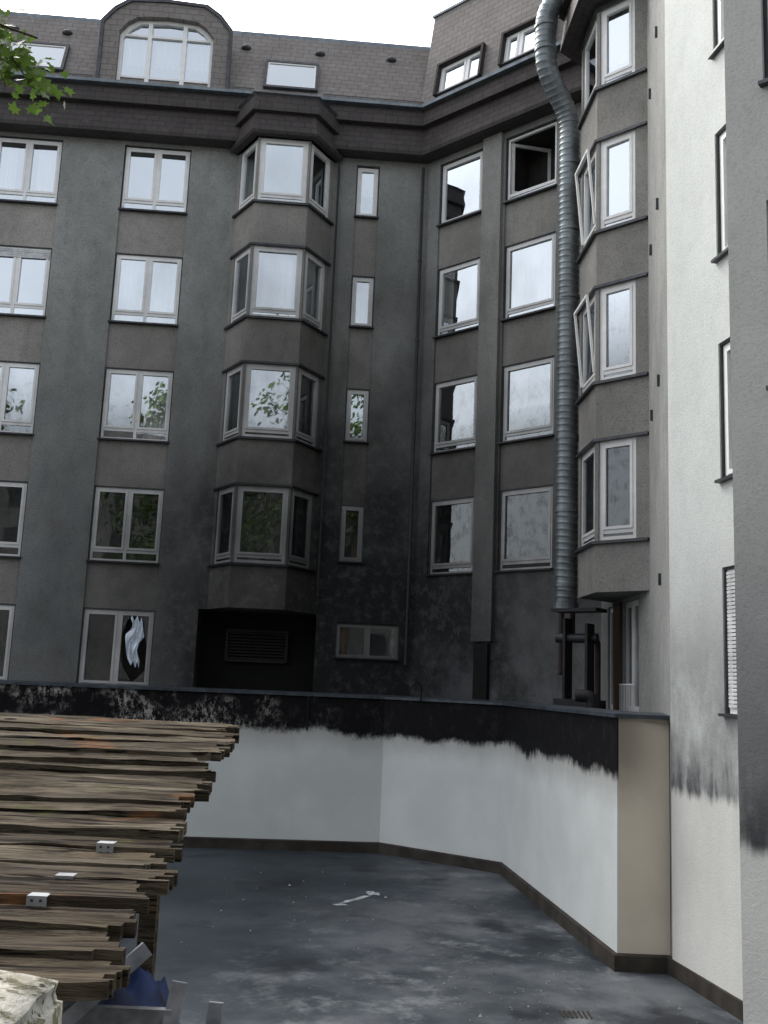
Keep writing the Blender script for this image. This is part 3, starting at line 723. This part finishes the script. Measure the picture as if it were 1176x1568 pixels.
for c in cl:
    for _ in range(40):
        p=c+rv()*random.uniform(.05,.45)
        if p.x/p.y>-.54: continue
        leafpoly(lb,p,random.uniform(.10,.16),(rv()*.8+V((0,0,.6))).normalized(),random.uniform(0,6.3))
lb.obj('foliage','leaf',tree)
for (cx,cy,hh) in ((-7,-9,15),(3,-10,17.5),(-1.5,-11,13),(-17,-2,14)):
    tr_=empty('courtyard_tree'); tb=MB(); lb=MB()
    tube(tb,roundpath([(cx,cy,-3.42),(cx+.2,cy,2),(cx,cy+.2,hh-3)],.5,.5),.28,10,taper=.05)
    cs=[]
    for k in range(24):
        c=V((cx,cy,hh-4.5))+V((random.gauss(0,1.5),random.gauss(0,1.5),random.uniform(-5,4.2))); cs.append(c)
        if k<9: tube(tb,[V((cx,cy,c.z-1.5)),c],.06,6,taper=.02)
    for c in cs:
        for _ in range(120):
            p=c+rv()*random.uniform(.2,1.25); n_=rv(); x=n_.orthogonal().normalized()*random.uniform(.12,.20); y=n_.cross(x)
            lb.face([p-x,p-y*.6,p+x,p+y*.6])
    tb.obj('trunk','bark',tr_); lb.obj('foliage','leaf2',tr_)
ob=empty('opposite_building'); mb=MB(); wn=MB(); s=Seg((18,-16),(-24,-16))
P=s.p; mb.hexa([P(0,0,-3.42),P(s.L,0,-3.42),P(s.L,-9,-3.42),P(0,-9,-3.42),P(0,0,13.5),P(s.L,0,13.5),P(s.L,-9,13.5),P(0,-9,13.5)])
for r in range(5):
    for c in range(13): box(wn,s,1.2+3.2*c,2.8+3.2*c,.0,.03,-2+2.9*r,-.3+2.9*r)
mb.obj('walls','oppo',ob); wn.obj('windows','surr',ob)
# ------------------------------------------------------------------ light, world, camera
w=bpy.data.worlds.new('World'); scene.world=w; w.use_nodes=True; nt=w.node_tree
sky=nt.nodes.new('ShaderNodeTexSky'); sky.sky_type='NISHITA'; sky.sun_disc=False
el=math.radians(48); az=math.radians(-38)
sky.sun_elevation=el; sky.sun_rotation=az; sky.air_density=1.0; sky.dust_density=5.0; sky.ozone_density=1.0
hs_=nt.nodes.new('ShaderNodeHueSaturation'); hs_.inputs['Saturation'].default_value=.28; hs_.inputs['Value'].default_value=2.8
nt.links.new(sky.outputs[0],hs_.inputs['Color']); bg=nt.nodes['Background']; nt.links.new(hs_.outputs[0],bg.inputs[0]); bg.inputs[1].default_value=.15
sd=V((math.sin(az)*math.cos(el),math.cos(az)*math.cos(el),math.sin(el)))
L=bpy.data.lights.new('sun','SUN'); L.energy=1.1; L.angle=math.radians(40); L.color=(1,.96,.9)
lo_=bpy.data.objects.new('sun',L); scene.collection.objects.link(lo_); lo_.rotation_euler=sd.to_track_quat('Z','Y').to_euler(); lo_.location=(0,0,30)
cam=bpy.data.cameras.new('camera'); co=bpy.data.objects.new('camera',cam); scene.collection.objects.link(co)
cam.sensor_fit='VERTICAL'; cam.sensor_height=24; cam.lens=24*1530/1568; cam.clip_end=1000; cam.clip_start=.05
p=math.atan(.1725); r=math.asin(.0408)
A=V((1,0,0)); Bv=V((0,-math.sin(p),math.cos(p))); Fw=V((0,math.cos(p),math.sin(p)))
R=A*math.cos(r)+Bv*math.sin(r); U=-A*math.sin(r)+Bv*math.cos(r)
co.matrix_world=Matrix(((R.x,U.x,-Fw.x,0),(R.y,U.y,-Fw.y,0),(R.z,U.z,-Fw.z,0),(0,0,0,1)))
scene.camera=co
scene.view_settings.view_transform='Standard'; scene.view_settings.look='None'; scene.view_settings.exposure=0
